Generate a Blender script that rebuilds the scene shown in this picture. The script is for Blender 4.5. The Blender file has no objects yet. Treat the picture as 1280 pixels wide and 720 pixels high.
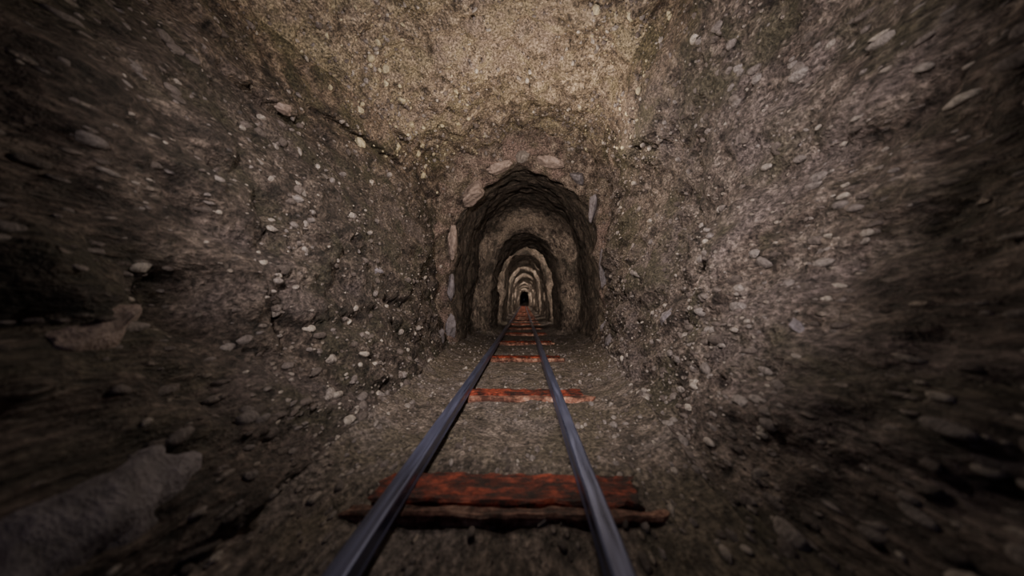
import bpy, math, random
import numpy as np
from mathutils import Vector, noise, Matrix
from mathutils.bvhtree import BVHTree
random.seed(7); np.random.seed(7)
S = bpy.context.scene
CZ = 0.73
# ------------------------------------------------------------ materials
def nn(nt, t, **kw):
    n = nt.nodes.new(t)
    for k, v in kw.items(): setattr(n, k, v)
    return n
def ramp(nt, stops, interp='LINEAR'):
    r = nn(nt, 'ShaderNodeValToRGB'); cr = r.color_ramp; cr.interpolation = interp
    while len(cr.elements) < len(stops): cr.elements.new(0.5)
    for e, (p, c) in zip(cr.elements, stops):
        e.position = p; e.color = (*c, 1) if len(c) == 3 else c
    return r
def mixc(nt, a, b, f, mode='MIX'):
    m = nn(nt, 'ShaderNodeMix', data_type='RGBA', blend_type=mode)
    for s, v in ((m.inputs[0], f), (m.inputs[6], a), (m.inputs[7], b)):
        if isinstance(v, bpy.types.NodeSocket): nt.links.new(v, s)
        elif isinstance(v, (int, float)): s.default_value = v
        else: s.default_value = (*v, 1)
    return m.outputs[2]
def math_(nt, op, a, b=None, c=None):
    n = nn(nt, 'ShaderNodeMath', operation=op)
    for s, v in zip(n.inputs, (a, b, c)):
        if v is None: continue
        if isinstance(v, bpy.types.NodeSocket): nt.links.new(v, s)
        else: s.default_value = v
    return n.outputs[0]
def rock_mat(name, dark, mid, light, accent, moss, stretch=0.4, speck=0.5, bump=0.5, specscale=22, drag=True, height_tint=None):
    m = bpy.data.materials.new(name); m.use_nodes = True; nt = m.node_tree; nt.nodes.clear()
    L = nt.links.new
    out = nn(nt, 'ShaderNodeOutputMaterial'); b = nn(nt, 'ShaderNodeBsdfPrincipled')
    L(b.outputs[0], out.inputs[0])
    tc = nn(nt, 'ShaderNodeTexCoord')
    src = tc.outputs['Object']
    sx = nn(nt, 'ShaderNodeSeparateXYZ'); L(src, sx.inputs[0])
    if drag:
        yv = math_(nt, 'MAXIMUM', sx.outputs[1], .3)
        y2 = math_(nt, 'MULTIPLY', yv, yv); y3 = math_(nt, 'MULTIPLY', y2, yv)
        q = math_(nt, 'DIVIDE', y3, math_(nt, 'ADD', y2, 18.0))
        cx = nn(nt, 'ShaderNodeCombineXYZ'); L(sx.outputs[0], cx.inputs[0]); L(q, cx.inputs[1]); L(sx.outputs[2], cx.inputs[2])
        src = cx.outputs[0]
    mp = nn(nt, 'ShaderNodeMapping')
    mp.inputs['Scale'].default_value = (1, stretch, 1); L(src, mp.inputs[0])
    def noi(sc, det=6, rough=0.6, dist=0.0, off=0):
        mm = nn(nt, 'ShaderNodeMapping'); mm.inputs['Location'].default_value = (off, off*2, off*3)
        L(mp.outputs[0], mm.inputs[0])
        n = nn(nt, 'ShaderNodeTexNoise'); n.inputs['Scale'].default_value = sc
        n.inputs['Detail'].default_value = det; n.inputs['Roughness'].default_value = rough
        n.inputs['Distortion'].default_value = dist; L(mm.outputs[0], n.inputs[0]); return n.outputs[0]
    big = noi(1.6, 4, .6, .6); med = noi(9, 5, .65, 0, 3); fine = noi(48, 4, .7, 0, 5)
    r1 = ramp(nt, [(.36, dark), (.5, mid), (.66, light)]); L(med, r1.inputs[0])
    col = r1.outputs[0]
    ra = ramp(nt, [(.50, (0,0,0)), (.60, (.8,.8,.8))]); L(big, ra.inputs[0])
    col = mixc(nt, col, accent, ra.outputs[0])
    rb = ramp(nt, [(.49, (0,0,0)), (.62, (.8,.8,.8))]); L(noi(2.3, 4, .65, .3, 9), rb.inputs[0])
    col = mixc(nt, col, moss, rb.outputs[0])
    rf = ramp(nt, [(.34, (.10,.10,.10)), (.52, (.9,.9,.9)), (.70, (2.2,2.2,2.2))]); L(fine, rf.inputs[0])
    col = mixc(nt, col, rf.outputs[0], 0.93, 'MULTIPLY')
    if height_tint:   # colour multiplied paler with height towards the ceiling tone, ragged boundary
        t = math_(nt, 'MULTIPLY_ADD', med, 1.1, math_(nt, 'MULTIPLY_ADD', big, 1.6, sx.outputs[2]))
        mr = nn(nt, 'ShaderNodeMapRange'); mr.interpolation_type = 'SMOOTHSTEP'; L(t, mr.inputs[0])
        mr.inputs[1].default_value = height_tint[0]+1.35; mr.inputs[2].default_value = height_tint[1]+1.35
        col = mixc(nt, col, mixc(nt, col, height_tint[2], 1.0, 'MULTIPLY'), mr.outputs[0])
    vo = nn(nt, 'ShaderNodeTexVoronoi'); vo.inputs['Scale'].default_value = specscale
    L(mp.outputs[0], vo.inputs[0])
    vr = ramp(nt, [(.18, (1,1,1)), (.32, (0,0,0))]); L(vo.outputs['Distance'], vr.inputs[0])
    sep = nn(nt, 'ShaderNodeSeparateColor'); L(vo.outputs['Color'], sep.inputs[0])
    vm = ramp(nt, [(.50, (0,0,0)), (.9, (1,1,1))]); L(sep.outputs[0], vm.inputs[0])
    mul = math_(nt, 'MULTIPLY', vr.outputs[0], vm.outputs[0])
    mul2 = math_(nt, 'MULTIPLY', mul, speck)
    pc = ramp(nt, [(0, (.33,.275,.245)), (.5, (.43,.365,.305)), (1, (.29,.255,.26))]); L(sep.outputs[1], pc.inputs[0])
    col = mixc(nt, col, pc.outputs[0], mul2)
    L(col, b.inputs['Base Color']); b.inputs['Roughness'].default_value = .75
    b.inputs['Specular IOR Level'].default_value = .3
    a1 = math_(nt, 'MULTIPLY_ADD', fine, .45, med)
    a2 = math_(nt, 'MULTIPLY_ADD', mul, .3, a1)
    bp = nn(nt, 'ShaderNodeBump'); bp.inputs['Strength'].default_value = bump; bp.inputs['Distance'].default_value = .08
    L(a2, bp.inputs['Height']); L(bp.outputs[0], b.inputs['Normal'])
    return m
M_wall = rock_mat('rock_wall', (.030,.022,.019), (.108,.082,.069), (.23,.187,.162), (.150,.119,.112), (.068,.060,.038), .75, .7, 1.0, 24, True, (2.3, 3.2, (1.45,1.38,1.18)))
M_wallL = rock_mat('rock_wall_shaded', (.022,.017,.014), (.076,.057,.047), (.17,.134,.112), (.105,.082,.076), (.050,.045,.028), .75, .6, 1.0, 24, True, (1.9, 3.1, (2.2,2.1,1.8)))  # darker copy of the wall rock; left side's shade is in the colour
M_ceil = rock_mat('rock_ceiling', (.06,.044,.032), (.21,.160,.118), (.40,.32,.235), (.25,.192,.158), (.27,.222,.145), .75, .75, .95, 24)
M_port = rock_mat('rock_portal', (.045,.032,.026), (.15,.113,.091), (.34,.27,.22), (.25,.175,.152), (.11,.09,.062), .9, .4, 1.0, 18, False)
M_floor = rock_mat('gravel_floor', (.05,.040,.033), (.142,.113,.094), (.26,.213,.182), (.185,.157,.147), (.118,.098,.070), .9, .6, .9, 30)
M_tun = rock_mat('rock_tunnel', (.018,.012,.010), (.11,.083,.065), (.28,.222,.175), (.18,.139,.107), (.05,.042,.032), 2.2, .3, .9, 12, False)

def stone_mat(name, stops, sc=1.0):
    m = bpy.data.materials.new(name); m.use_nodes = True; nt = m.node_tree; L = nt.links.new
    b = nt.nodes['Principled BSDF']
    g = nn(nt, 'ShaderNodeNewGeometry'); r = ramp(nt, stops); L(g.outputs['Random Per Island'], r.inputs[0])
    tc = nn(nt, 'ShaderNodeTexCoord'); n = nn(nt, 'ShaderNodeTexNoise'); n.inputs['Scale'].default_value = 14*sc
    n.inputs['Detail'].default_value = 6; n.inputs['Roughness'].default_value = .7; L(tc.outputs['Object'], n.inputs[0])
    rr = ramp(nt, [(.3, (.3,.28,.27)), (.6, (1.1,1.1,1.1))]); L(n.outputs[0], rr.inputs[0])
    c = mixc(nt, r.outputs[0], rr.outputs[0], .9, 'MULTIPLY'); L(c, b.inputs['Base Color'])
    b.inputs['Roughness'].default_value = .75
    bp = nn(nt, 'ShaderNodeBump'); bp.inputs['Strength'].default_value = .8; bp.inputs['Distance'].default_value = .05
    L(n.outputs[0], bp.inputs['Height']); L(bp.outputs[0], b.inputs['Normal'])
    return m
M_stone = stone_mat('loose_stone', [(0,(.10,.077,.067)),(.35,(.18,.145,.13)),(.65,(.27,.235,.225)),(.88,(.38,.33,.295)),(1,(.54,.48,.42))], 3)
M_pink = stone_mat('pink_rock', [(0,(.25,.18,.155)),(1,(.36,.28,.245))])
M_grey = stone_mat('grey_rock', [(0,(.13,.115,.125)),(1,(.22,.195,.21))])
M_ochre = stone_mat('ochre_rock', [(0,(.40,.34,.22)),(1,(.6,.53,.37))], 2)

# ------------------------------------------------------------ shell grid
def smooth(a, b, x):
    t = min(1, max(0, (x-a)/(b-a))); return t*t*(3-2*t)
def P(*a): return np.array(a, float)
near = P((-.78,0),(-1.08,.40),(-1.48,1.2),(-1.80,2.10),(-2.15,3.15),(-1.5,3.62),(-.5,3.85),(.55,3.8),(1.15,3.5),(1.55,2.3),(1.38,1.2),(.95,.45),(.60,0))
midp = P((-.88,0),(-1.12,.45),(-1.45,1.2),(-1.75,2.1),(-2.05,2.95),(-1.45,3.40),(-.4,3.55),(.55,3.55),(1.02,3.3),(1.38,2.2),(1.28,1.1),(1.04,.45),(.78,0))
farp = P((-1.07,0),(-1.16,.5),(-1.22,1.2),(-1.27,2.1),(-1.15,2.80),(-.66,3.10),(.0,3.20),(.60,3.12),(1.02,2.85),(1.22,2.1),(1.22,1.2),(1.18,.5),(1.12,0))
arch = P((-1.0,0),(-1.03,.15),(-1.01,.36),(-.96,.58),(-.84,.78),(-.52,.94),(0,1),(.52,.94),(.84,.78),(.96,.58),(1.01,.36),(1.03,.15),(1.0,0))
RIB0, PER = 10.3, 4.4
def tunnel_prof(y):
    ph = ((y - RIB0) / PER) % 1.0
    d = 1-ph
    if ph < .50: k = 1.0
    else: k = max(1-smooth(.50, .53, ph), 1 - smooth(.01, .10, d))
    if y < 8.0: k = 0
    i = round((y-RIB0)/PER) if ph > .8 else math.floor((y-RIB0)/PER)
    if y >= 8.0 and i < 0: k = 0 if ph < .8 else k
    w = 1.06 - (.37+.04*math.sin(i*2.3))*k; H = 2.74 - (.52+.10*math.sin(i*1.7+1))*k
    p = arch.copy(); p[:,0] *= w; p[:,1] *= H; p[:,0] += .04 + .03*math.sin(i*1.9)*k
    return p
PY = 7.0
def profile(y):
    if y <= 3.5: return near + (midp-near)*smooth(1.0, 3.5, y)
    if y <= PY: return midp + (farp-midp)*((y-3.5)/3.5)
    a = smooth(PY, PY+.3, y)
    return farp + (tunnel_prof(y)-farp)*a
NW, NF = 330, 70
def catmull(p, n):
    k = len(p); q = np.vstack([2*p[0]-p[1], p, 2*p[-1]-p[-2]])
    t = np.linspace(0, k-1, n); i = np.minimum(t.astype(int), k-2); f = (t-i)[:,None]
    p0,p1,p2,p3 = q[i],q[i+1],q[i+2],q[i+3]
    return .5*((2*p1)+(-p0+p2)*f+(2*p0-5*p1+4*p2-p3)*f**2+(-p0+3*p1-3*p2+p3)*f**3)
ys = np.concatenate([np.arange(-3, .7, .06), np.arange(.7, 7.4, .024), np.arange(7.4, 22, .06), np.arange(22, 76, .11)])
def fbm(v, o): return noise.fractal(v, 1.0, 2.1, o)
feat = [(1.85,-1,.68,.22,.20,.20),(2.6,-1,.45,.30,.26,.14),(1.9,-1,2.45,1.1,.30,.45),(1.35,-1,.85,.28,.22,-.10),
        (3.9,1,3.05,.5,.18,.40),(3.6,-1,2.1,.9,.06,.22),(2.2,-1,1.45,.9,.25,-.12),(5.0,-1,2.35,1.2,.06,.18),
        (1.5,-1,.12,.5,.2,-.10),(4.6,-1,.5,.4,.5,.07),(5.6,-1,2.9,.5,.3,-.10),(4.2,1,2.6,.8,.3,-.10),(2.6,1,1.4,.6,.08,.10)]
def dragy(y):
    y = max(y, .3); return y**3/(y*y+18)
def displace(x, y, z, is_floor, edge):
    v = Vector((x, y*.75, z)); vd = Vector((x, (dragy(y) if y < 7 else dragy(7)+(y-7)*.9), z))
    if is_floor:
        a = .022*fbm(v*2.2, 3) + .014*fbm(vd*9+Vector((5,1,2)), 3)
        a += .05*abs(fbm(v*1.3+Vector((8,8,1)), 2))*edge
        return (x, y, z + a + .10*edge**3)
    cx, cz = 0, min(1.3, max(.3, z))
    d = Vector((x-cx, 0, z-cz)); d.normalize()
    inch = 1 - smooth(6.9, 7.3, y)
    nearf = 1-.3*(1-smooth(1.5, 3.5, y))
    big = noise.noise(v*1.15+Vector((3,7,1)))*.17 + abs(noise.noise(v*2.6+Vector((1,2,9))))*-.16
    med = fbm(vd*6, 4)*.055
    w = Vector((x*1.4, y*.6, z*1.4+.5*y))
    strat = abs(noise.noise(w*3+Vector((20,0,0))))*.10
    fine = abs(noise.noise(vd*21))*.030 + noise.noise(vd*44)*.012
    low = .55+.45*smooth(.3, 1.0, z)
    amp = ((big*low+strat)*nearf+med+fine)*(0.42+.58*inch)
    if inch < 1: amp += (1-inch)*(abs(noise.noise(Vector((x*2,y*5,z*2))))*.08 + .06*noise.noise(Vector((x*1.2,y*.8,z*1.2+5))))
    pj = math.exp(-((y-7.2)/.3)**2)   # blocky, broken rim round the portal
    amp += pj*.16*noise.noise(Vector((x*3.2, y*.8, z*3.2+4)))
    for fy, sx, fz, ry, rz, dp in feat:
        if x*sx > 0:
            e = ((y-fy)/ry)**2 + ((z-fz)/rz)**2
            if e < 6: amp += dp*math.exp(-e)
    return (x + d.x*amp, y + .35*amp*noise.noise(v*3.3), z + d.z*amp)
rows = []
for y in ys:
    p = profile(float(y)); c = catmull(p, NW)
    row = []
    for i, (x, z) in enumerate(c):
        bl = min(1, min(i, NW-1-i)/10)
        q = displace(x, float(y), z, False, 0)
        if bl < 1:
            e = displace(x, float(y), 0, True, 1)
            q = tuple(e[k]*(1-bl)+q[k]*bl for k in range(3))
        row.append(q)
    x1, x0 = c[-1][0], c[0][0]
    for j in range(1, NF):
        t = j/NF; x = x1 + (x0-x1)*t; edge = abs(2*t-1)**2
        row.append(displace(x, float(y), 0, True, edge))
    rows.append(row)
NU = NW+NF-1
last = np.array(rows[-1]); c0 = np.array([.04, 0, 1.1])
for k, s in enumerate([.8,.5,.2,.02]):   # blind heading at the far end of the drive
    rr = c0 + (last-c0)*np.array([s,1,s]); rr[:,1] = ys[-1]+.02*(k+1)
    rows.append([tuple(a) for a in rr])
G = np.array(rows)
def grid_obj(name, r0, r1, cols, mat):
    sub = G[r0:r1+1][:, cols]; nr, nc = sub.shape[:2]
    idx = np.arange(nr*nc).reshape(nr, nc)
    f = np.stack([idx[:-1,:-1], idx[:-1,1:], idx[1:,1:], idx[1:,:-1]], -1).reshape(-1, 4)
    me = bpy.data.meshes.new(name); me.from_pydata(sub.reshape(-1,3).tolist(), [], f.tolist())
    me.polygons.foreach_set('use_smooth', [True]*len(me.polygons)); me.materials.append(mat)
    o = bpy.data.objects.new(name, me); S.collection.objects.link(o); return o
rp = int(np.searchsorted(ys, PY)); rq = int(np.searchsorted(ys, PY+.32)); rn = len(G)-1
cA = int(NW*3.95/12); cB = int(NW*8.1/12)
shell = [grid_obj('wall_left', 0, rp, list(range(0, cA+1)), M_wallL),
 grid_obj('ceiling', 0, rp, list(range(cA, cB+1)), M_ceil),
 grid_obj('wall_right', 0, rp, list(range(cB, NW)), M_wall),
 grid_obj('wall_back', rp, rq, list(range(0, NW)), M_port),
 grid_obj('mine_tunnel', rq, rn, list(range(0, NW)), M_tun),
 grid_obj('floor', 0, rn, list(range(NW-1, NU))+[0], M_floor)]
bv = []
for o in shell[:4]+[shell[5]]:
    me = o.data
    bv.append(BVHTree.FromPolygons([v.co for v in me.vertices], [tuple(p.vertices) for p in me.polygons]))
def hit(orig, d):
    best = None
    for t in bv:
        h = t.ray_cast(Vector(orig), Vector(d).normalized())
        if h[0] is not None and (best is None or h[3] < best[3]): best = h
    return best
# ------------------------------------------------------------ stones
def ico(sub):
    import bmesh
    bm = bmesh.new(); bmesh.ops.create_icosphere(bm, subdivisions=sub, radius=1)
    V = np.array([v.co[:] for v in bm.verts]); F = np.array([[v.index for v in f.verts] for f in bm.faces]); bm.free(); return V, F
def stone_shape(V, seed, rough=.3, fac=3):
    rs = np.random.RandomState(seed); W = V.copy()
    for k in range(fac+5):
        n = rs.normal(size=3); n /= np.linalg.norm(n); d = rs.uniform(.55, .85)
        s = W@n; W = W - np.outer(np.maximum(s-d, 0), n)
    return W + rs.normal(size=W.shape)*.02*rough
V1, F1 = ico(2); shapes = [stone_shape(V1, i) for i in range(16)]
def rotm(rs):
    q = rs.normal(size=4); q /= np.linalg.norm(q); w,x,y,z = q
    return np.array([[1-2*(y*y+z*z),2*(x*y-z*w),2*(x*z+y*w)],[2*(x*y+z*w),1-2*(x*x+z*z),2*(y*z-x*w)],[2*(x*z-y*w),2*(y*z+x*w),1-2*(x*x+y*y)]])
def scatter(name, cols, r0, r1, n, smin, smax, mat, seed):
    rs = np.random.RandomState(seed); VV = []; FF = []; off = 0
    for k in range(n):
        i = rs.randint(r0, r1); j = cols[rs.randint(len(cols))]
        c = G[i, j]
        if abs(c[0]+.1) < .43 and c[2] < .15 and rs.rand() < .35: continue
        s = smin*(smax/smin)**(rs.rand()**2.2)
        if c[1] < 2.5: s *= .75
        if j < cA and rs.rand() < .3: continue
        if c[2] < .2 and (abs(c[0]+.437) < .05+s or abs(c[0]-.229) < .05+s): continue
        if noise.noise(Vector(c)*1.7) < rs.uniform(-.5, .3): continue
        W = shapes[rs.randint(16)]*np.array([s, s*rs.uniform(.6,1), s*rs.uniform(.5,.9)])@rotm(rs).T
        W[:,1] *= 1.25 + 2.4*(1-smooth(1.0, 4.5, c[1]))
        VV.append(W+c); FF.append(F1+off); off += len(W)
    me = bpy.data.meshes.new(name); me.from_pydata(np.vstack(VV).tolist(), [], np.vstack(FF).tolist()); me.materials.append(mat)
    me.polygons.foreach_set('use_smooth', [True]*len(me.polygons))
    o = bpy.data.objects.new(name, me); S.collection.objects.link(o); return o
ra_ = int(np.searchsorted(ys, .7))
scatter('embedded_stones', list(range(0, NW)), ra_, rp+8, 13000, .008, .042, M_stone, 1)
scatter('floor_gravel', list(range(NW, NU)), ra_, rp+60, 2600, .008, .030, M_stone, 2)
scatter('ochre_stones', list(range(cA-18, cA+40))+list(range(cB-30, cB+15)), int(np.searchsorted(ys, 4.0)), rp, 330, .012, .060, M_ochre, 3)
V3, F3 = ico(4)
def boulder(name, pos, size, mat, seed, rot=0):
    W = stone_shape(V3, seed, 0, 6)
    W = np.array([ (w*(1+.16*fbm(Vector(w)*2.3+Vector((seed,0,0)), 5))) for w in W])*np.array(size)
    me = bpy.data.meshes.new(name); me.from_pydata(W.tolist(), [], F3.tolist()); me.materials.append(mat)
    me.polygons.foreach_set('use_smooth', [True]*len(me.polygons))
    o = bpy.data.objects.new(name, me); o.location = pos; o.rotation_euler = (rot, rot*.4, rot*.7); S.collection.objects.link(o); return o
def on_wall(side, y, z, sink=.0):
    h = hit((0, y, z), (side, 0, 0)); return h[0] + Vector((side*sink, 0, 0))
bl = [(1,3.05,.82,(.08,.13,.07),M_pink,.5,.3),(1,3.75,.60,(.09,.12,.09),M_grey,.2,.3),(1,1.95,.62,(.04,.09,.03),M_grey,.4,.3),
      (-1,1.40,.62,(.12,.24,.13),M_pink,.3,.55),(-1,1.1,.22,(.17,.40,.16),M_grey,.2,.85),
      (-1,4.9,2.35,(.05,.14,.08),M_ochre,.1,.3),(-1,6.3,.25,(.09,.2,.16),M_grey,.2,.5),(1,6.4,.2,(.10,.2,.12),M_grey,.1,.5),(-1,4.2,1.0,(.05,.09,.04),M_grey,.1,.3),
      (-1,3.7,2.25,(.05,.22,.05),M_pink,.3,.5),(-1,5.6,2.55,(.05,.2,.06),M_ochre,.3,.3)]
for i, (sd, y, z, sz, mt, ro, sk) in enumerate(bl):
    boulder('boulder', on_wall(sd, y, z, sz[0]*sk), sz, mt, 40+i, ro)
for i, (x, z, sz, mt, ro) in enumerate([(-.80,2.34,(.28,.18,.14),M_pink,-.8),(-.42,2.74,(.22,.15,.09),M_pink,-.35),(-.05,2.90,(.11,.13,.11),M_stone,0),(.36,2.82,(.22,.15,.08),M_pink,.25),
        (1.0,2.15,(.08,.14,.26),M_grey,.1),(-1.12,.35,(.09,.14,.20),M_grey,0),(1.18,.3,(.10,.14,.16),M_grey,0),(-1.10,1.6,(.07,.13,.28),M_pink,.05),(.78,2.58,(.15,.14,.09),M_grey,.7),(1.14,1.2,(.07,.12,.3),M_grey,0),(-1.12,.95,(.06,.12,.2),M_grey,.05)]):
    o = boulder('portal_rock', (x+.03, 7.14, z), sz, mt, 70+i, 0); o.rotation_euler = (0, ro, 0)
boulder('floor_rock', (-.83, 1.40, .05), (.06,.08,.045), M_grey, 90, .3)
# ------------------------------------------------------------ track
track = bpy.data.objects.new('railway_track', None); S.collection.objects.link(track)
steel = bpy.data.materials.new('worn_steel'); steel.use_nodes = True; nt = steel.node_tree; b = nt.nodes['Principled BSDF']
tc = nn(nt, 'ShaderNodeTexCoord'); mp = nn(nt, 'ShaderNodeMapping'); mp.inputs['Scale'].default_value = (30, 1.0, 30); nt.links.new(tc.outputs['Object'], mp.inputs[0])
n = nn(nt, 'ShaderNodeTexNoise'); n.inputs['Scale'].default_value = 2; n.inputs['Detail'].default_value = 6; nt.links.new(mp.outputs[0], n.inputs[0])
r = ramp(nt, [(.3,(.055,.066,.13)),(.7,(.14,.16,.29))]); nt.links.new(n.outputs[0], r.inputs[0]); nt.links.new(r.outputs[0], b.inputs['Base Color'])
r2 = ramp(nt, [(.3,(.26,.26,.26)),(.7,(.40,.40,.40))]); nt.links.new(n.outputs[0], r2.inputs[0]); nt.links.new(r2.outputs[0], b.inputs['Roughness'])
b.inputs['Metallic'].default_value = .6
TT = .055
def rail(name, xc):
    hw = .030
    pr = [(-hw-.004,0),(hw+.004,0),(hw+.004,.006),(hw,.012),(hw,.044),(hw-.002,.050),(hw-.008,.054),(-hw+.008,.054),(-hw+.002,.050),(-hw,.044),(-hw,.012),(-hw-.004,.006)]
    yy = np.concatenate([np.arange(-2.8, 14, .4), np.arange(14, 75, 1.5)]); V = []; F = []; k = len(pr)
    for y in yy:
        dx = .004*noise.noise(Vector((xc*9, y*.7, 0)))
        V += [(xc+dx+a, y, TT+b_) for a, b_ in pr]
    for i in range(len(yy)-1):
        for j in range(k): F.append((i*k+j, i*k+(j+1)%k, (i+1)*k+(j+1)%k, (i+1)*k+j))
    F.append(tuple(range(k))); F.append(tuple(range((len(yy)-1)*k, len(yy)*k))[::-1])
    me = bpy.data.meshes.new(name); me.from_pydata(V, [], F); me.materials.append(steel)
    o = bpy.data.objects.new(name, me); o.parent = track; S.collection.objects.link(o)
rail('rail_left', -.434); rail('rail_right', .229)
def wood_mat(name, cols):
    wood = bpy.data.materials.new(name); wood.use_nodes = True; nt = wood.node_tree; b = nt.nodes['Principled BSDF']; L = nt.links.new
    tc = nn(nt, 'ShaderNodeTexCoord'); mp = nn(nt, 'ShaderNodeMapping'); mp.inputs['Scale'].default_value = (1.5, 14, 14); L(tc.outputs['Object'], mp.inputs[0])
    n = nn(nt, 'ShaderNodeTexNoise'); n.inputs['Scale'].default_value = 2.2; n.inputs['Detail'].default_value = 8; n.inputs['Roughness'].default_value = .7; L(mp.outputs[0], n.inputs[0])
    n2 = nn(nt, 'ShaderNodeTexNoise'); n2.inputs['Scale'].default_value = 11; n2.inputs['Detail'].default_value = 7; n2.inputs['Roughness'].default_value = .75; L(tc.outputs['Object'], n2.inputs[0])
    r = ramp(nt, [(.43, cols[0]), (.53, cols[1]), (.64, cols[2])]); L(n2.outputs[0], r.inputs[0])
    rg = ramp(nt, [(.38,(.25,.2,.2)),(.6,(1.3,1.2,1.1))]); L(n.outputs[0], rg.inputs[0])
    c = mixc(nt, r.outputs[0], rg.outputs[0], .85, 'MULTIPLY'); L(c, b.inputs['Base Color']); b.inputs['Roughness'].default_value = .6
    b.inputs['Specular IOR Level'].default_value = .25
    bp = nn(nt, 'ShaderNodeBump'); bp.inputs['Strength'].default_value = .8; bp.inputs['Distance'].default_value = .03; L(n.outputs[0], bp.inputs['Height']); L(bp.outputs[0], b.inputs['Normal'])
    return wood
wood = wood_mat('stained_timber', [(.024,.005,.004),(.19,.030,.014),(.50,.105,.055)])
wood2 = wood_mat('bare_timber', [(.07,.030,.022),(.26,.13,.095),(.52,.36,.28)])
def board(name, seed, y0, w, top, x0, x1, skew, mat):
    nx = 70
    pr = [(0,-.03),(0,.0),(0,top-.010),(.012,top)] + [(.012+(w-.024)*t, top) for t in (.2,.4,.6,.8)] + [(w-.012,top),(w,top-.012),(w,-.03)]
    V = []; F = []; k = len(pr)
    for a in range(nx+1):
        x = x0+(x1-x0)*a/nx
        for (yy, zz) in pr:
            e1 = .018*noise.noise(Vector((x*5, seed*3.1, yy*4+9))) + .012*noise.noise(Vector((x*25, seed, yy*9)))
            e2 = .016*noise.noise(Vector((x*9, yy*22, seed*2.0+4)))
            tw = (x-.5*(x0+x1))*skew
            V.append((x + (.06*noise.noise(Vector((yy*14, seed, zz*20))) if a in (0, nx) else 0), y0+yy+e1+tw, zz-abs(e2)))
    for a in range(nx):
        for j in range(k-1): F.append((a*k+j, a*k+j+1, (a+1)*k+j+1, (a+1)*k+j))
        F.append((a*k+k-1, a*k, (a+1)*k, (a+1)*k+k-1))
    F.append(tuple(range(k))[::-1]); F.append(tuple(range(nx*k, nx*k+k)))
    me = bpy.data.meshes.new(name); me.from_pydata(V, [], F); me.materials.append(mat)
    o = bpy.data.objects.new(name, me); o.parent = track; S.collection.objects.link(o)
sl = [(-.6,.28,-.56,.42),(1.58,.34,-.57,.43),(3.50,.26,-.47,.46),(5.85,.24,-.48,.46),(8.1,.24,-.49,.47)] + [(10.3+2.2*k,.24,-.5,.47) for k in range(29)]
for i, (y, w, a, c_) in enumerate(sl):
    sk = random.uniform(-.03,.03)
    board('sleeper_%d' % (i+1), i, y+.07, w-.07, TT, a+.04, c_-.03, sk, wood)
    board('sleeper_edge_board_%d' % (i+1), i+50, y-.01, .074, TT-.012, a-.02, c_+.03, sk, wood2)
# ------------------------------------------------------------ lights
def lamp(name, kind, loc, energy, col, target=None, **kw):
    l = bpy.data.lights.new(name, kind); l.energy = energy; l.color = col
    for k, v in kw.items(): setattr(l, k, v)
    o = bpy.data.objects.new(name, l); o.location = loc
    if target is not None: o.rotation_euler = (Vector(target)-Vector(loc)).to_track_quat('-Z', 'Y').to_euler()
    S.collection.objects.link(o)
lamp('camera_spot', 'SPOT', (-.2, -.4, 1.45), 1400, (1, .895, .835), (.2, 6.8, 1.95), spot_size=math.radians(80), spot_blend=1.0, shadow_soft_size=.03)  # unseen spot added above the camera; soft cone leaves the edges dim
lamp('portal_light', 'POINT', (.1, 5.1, 2.35), 95, (1, .84, .66), shadow_soft_size=0)
lamp('cut_light', 'POINT', (-.2, 2.7, 1.6), 24, (1, .88, .80), shadow_soft_size=0)
for k in range(14):          # unseen spots added in each widened bay to brighten the next face
    rib = RIB0 + PER*k
    ia = int(np.searchsorted(ys, rib-.95)); ib = int(np.searchsorted(ys, rib+.3)); ic = int(np.searchsorted(ys, rib-.12))
    fr = (.16,.33,.5,.67,.84) if k < 5 else (.22,.5,.78)
    for f in fr:
        j = int(f*(NW-1)); a = G[ia, j]; n_ = G[ib, j]
        pos = a*.45 + np.array([n_[0], a[1], n_[2]])*.55
        tg = G[ic, j]*.6 + G[ib, j]*.4; tg[1] = rib-.15
        e = 12 if k == 0 else 30*(1+.35*k)*(1 if k < 5 else 1.6)
        lamp('tunnel_fill', 'SPOT', tuple(pos), e, (1, .86, .74), tuple(tg), spot_size=math.radians(95), spot_blend=.6, shadow_soft_size=0)
w = bpy.data.worlds.new('World'); S.world = w; w.use_nodes = True
w.node_tree.nodes['Background'].inputs[0].default_value = (.42,.42,.75,1); w.node_tree.nodes['Background'].inputs[1].default_value = .28
# ------------------------------------------------------------ camera
F = 600
cd = bpy.data.cameras.new('camera'); cd.sensor_width = 36; cd.lens = F/1280*36; cd.clip_start = .02
co = bpy.data.objects.new('camera', cd); co.location = (0, 0, CZ)
co.rotation_euler = (math.radians(90)+math.atan(17/F), 0, math.atan(15/F))
cd.dof.use_dof = True; cd.dof.focus_distance = 5.0; cd.dof.aperture_fstop = 1.3
S.collection.objects.link(co); S.camera = co
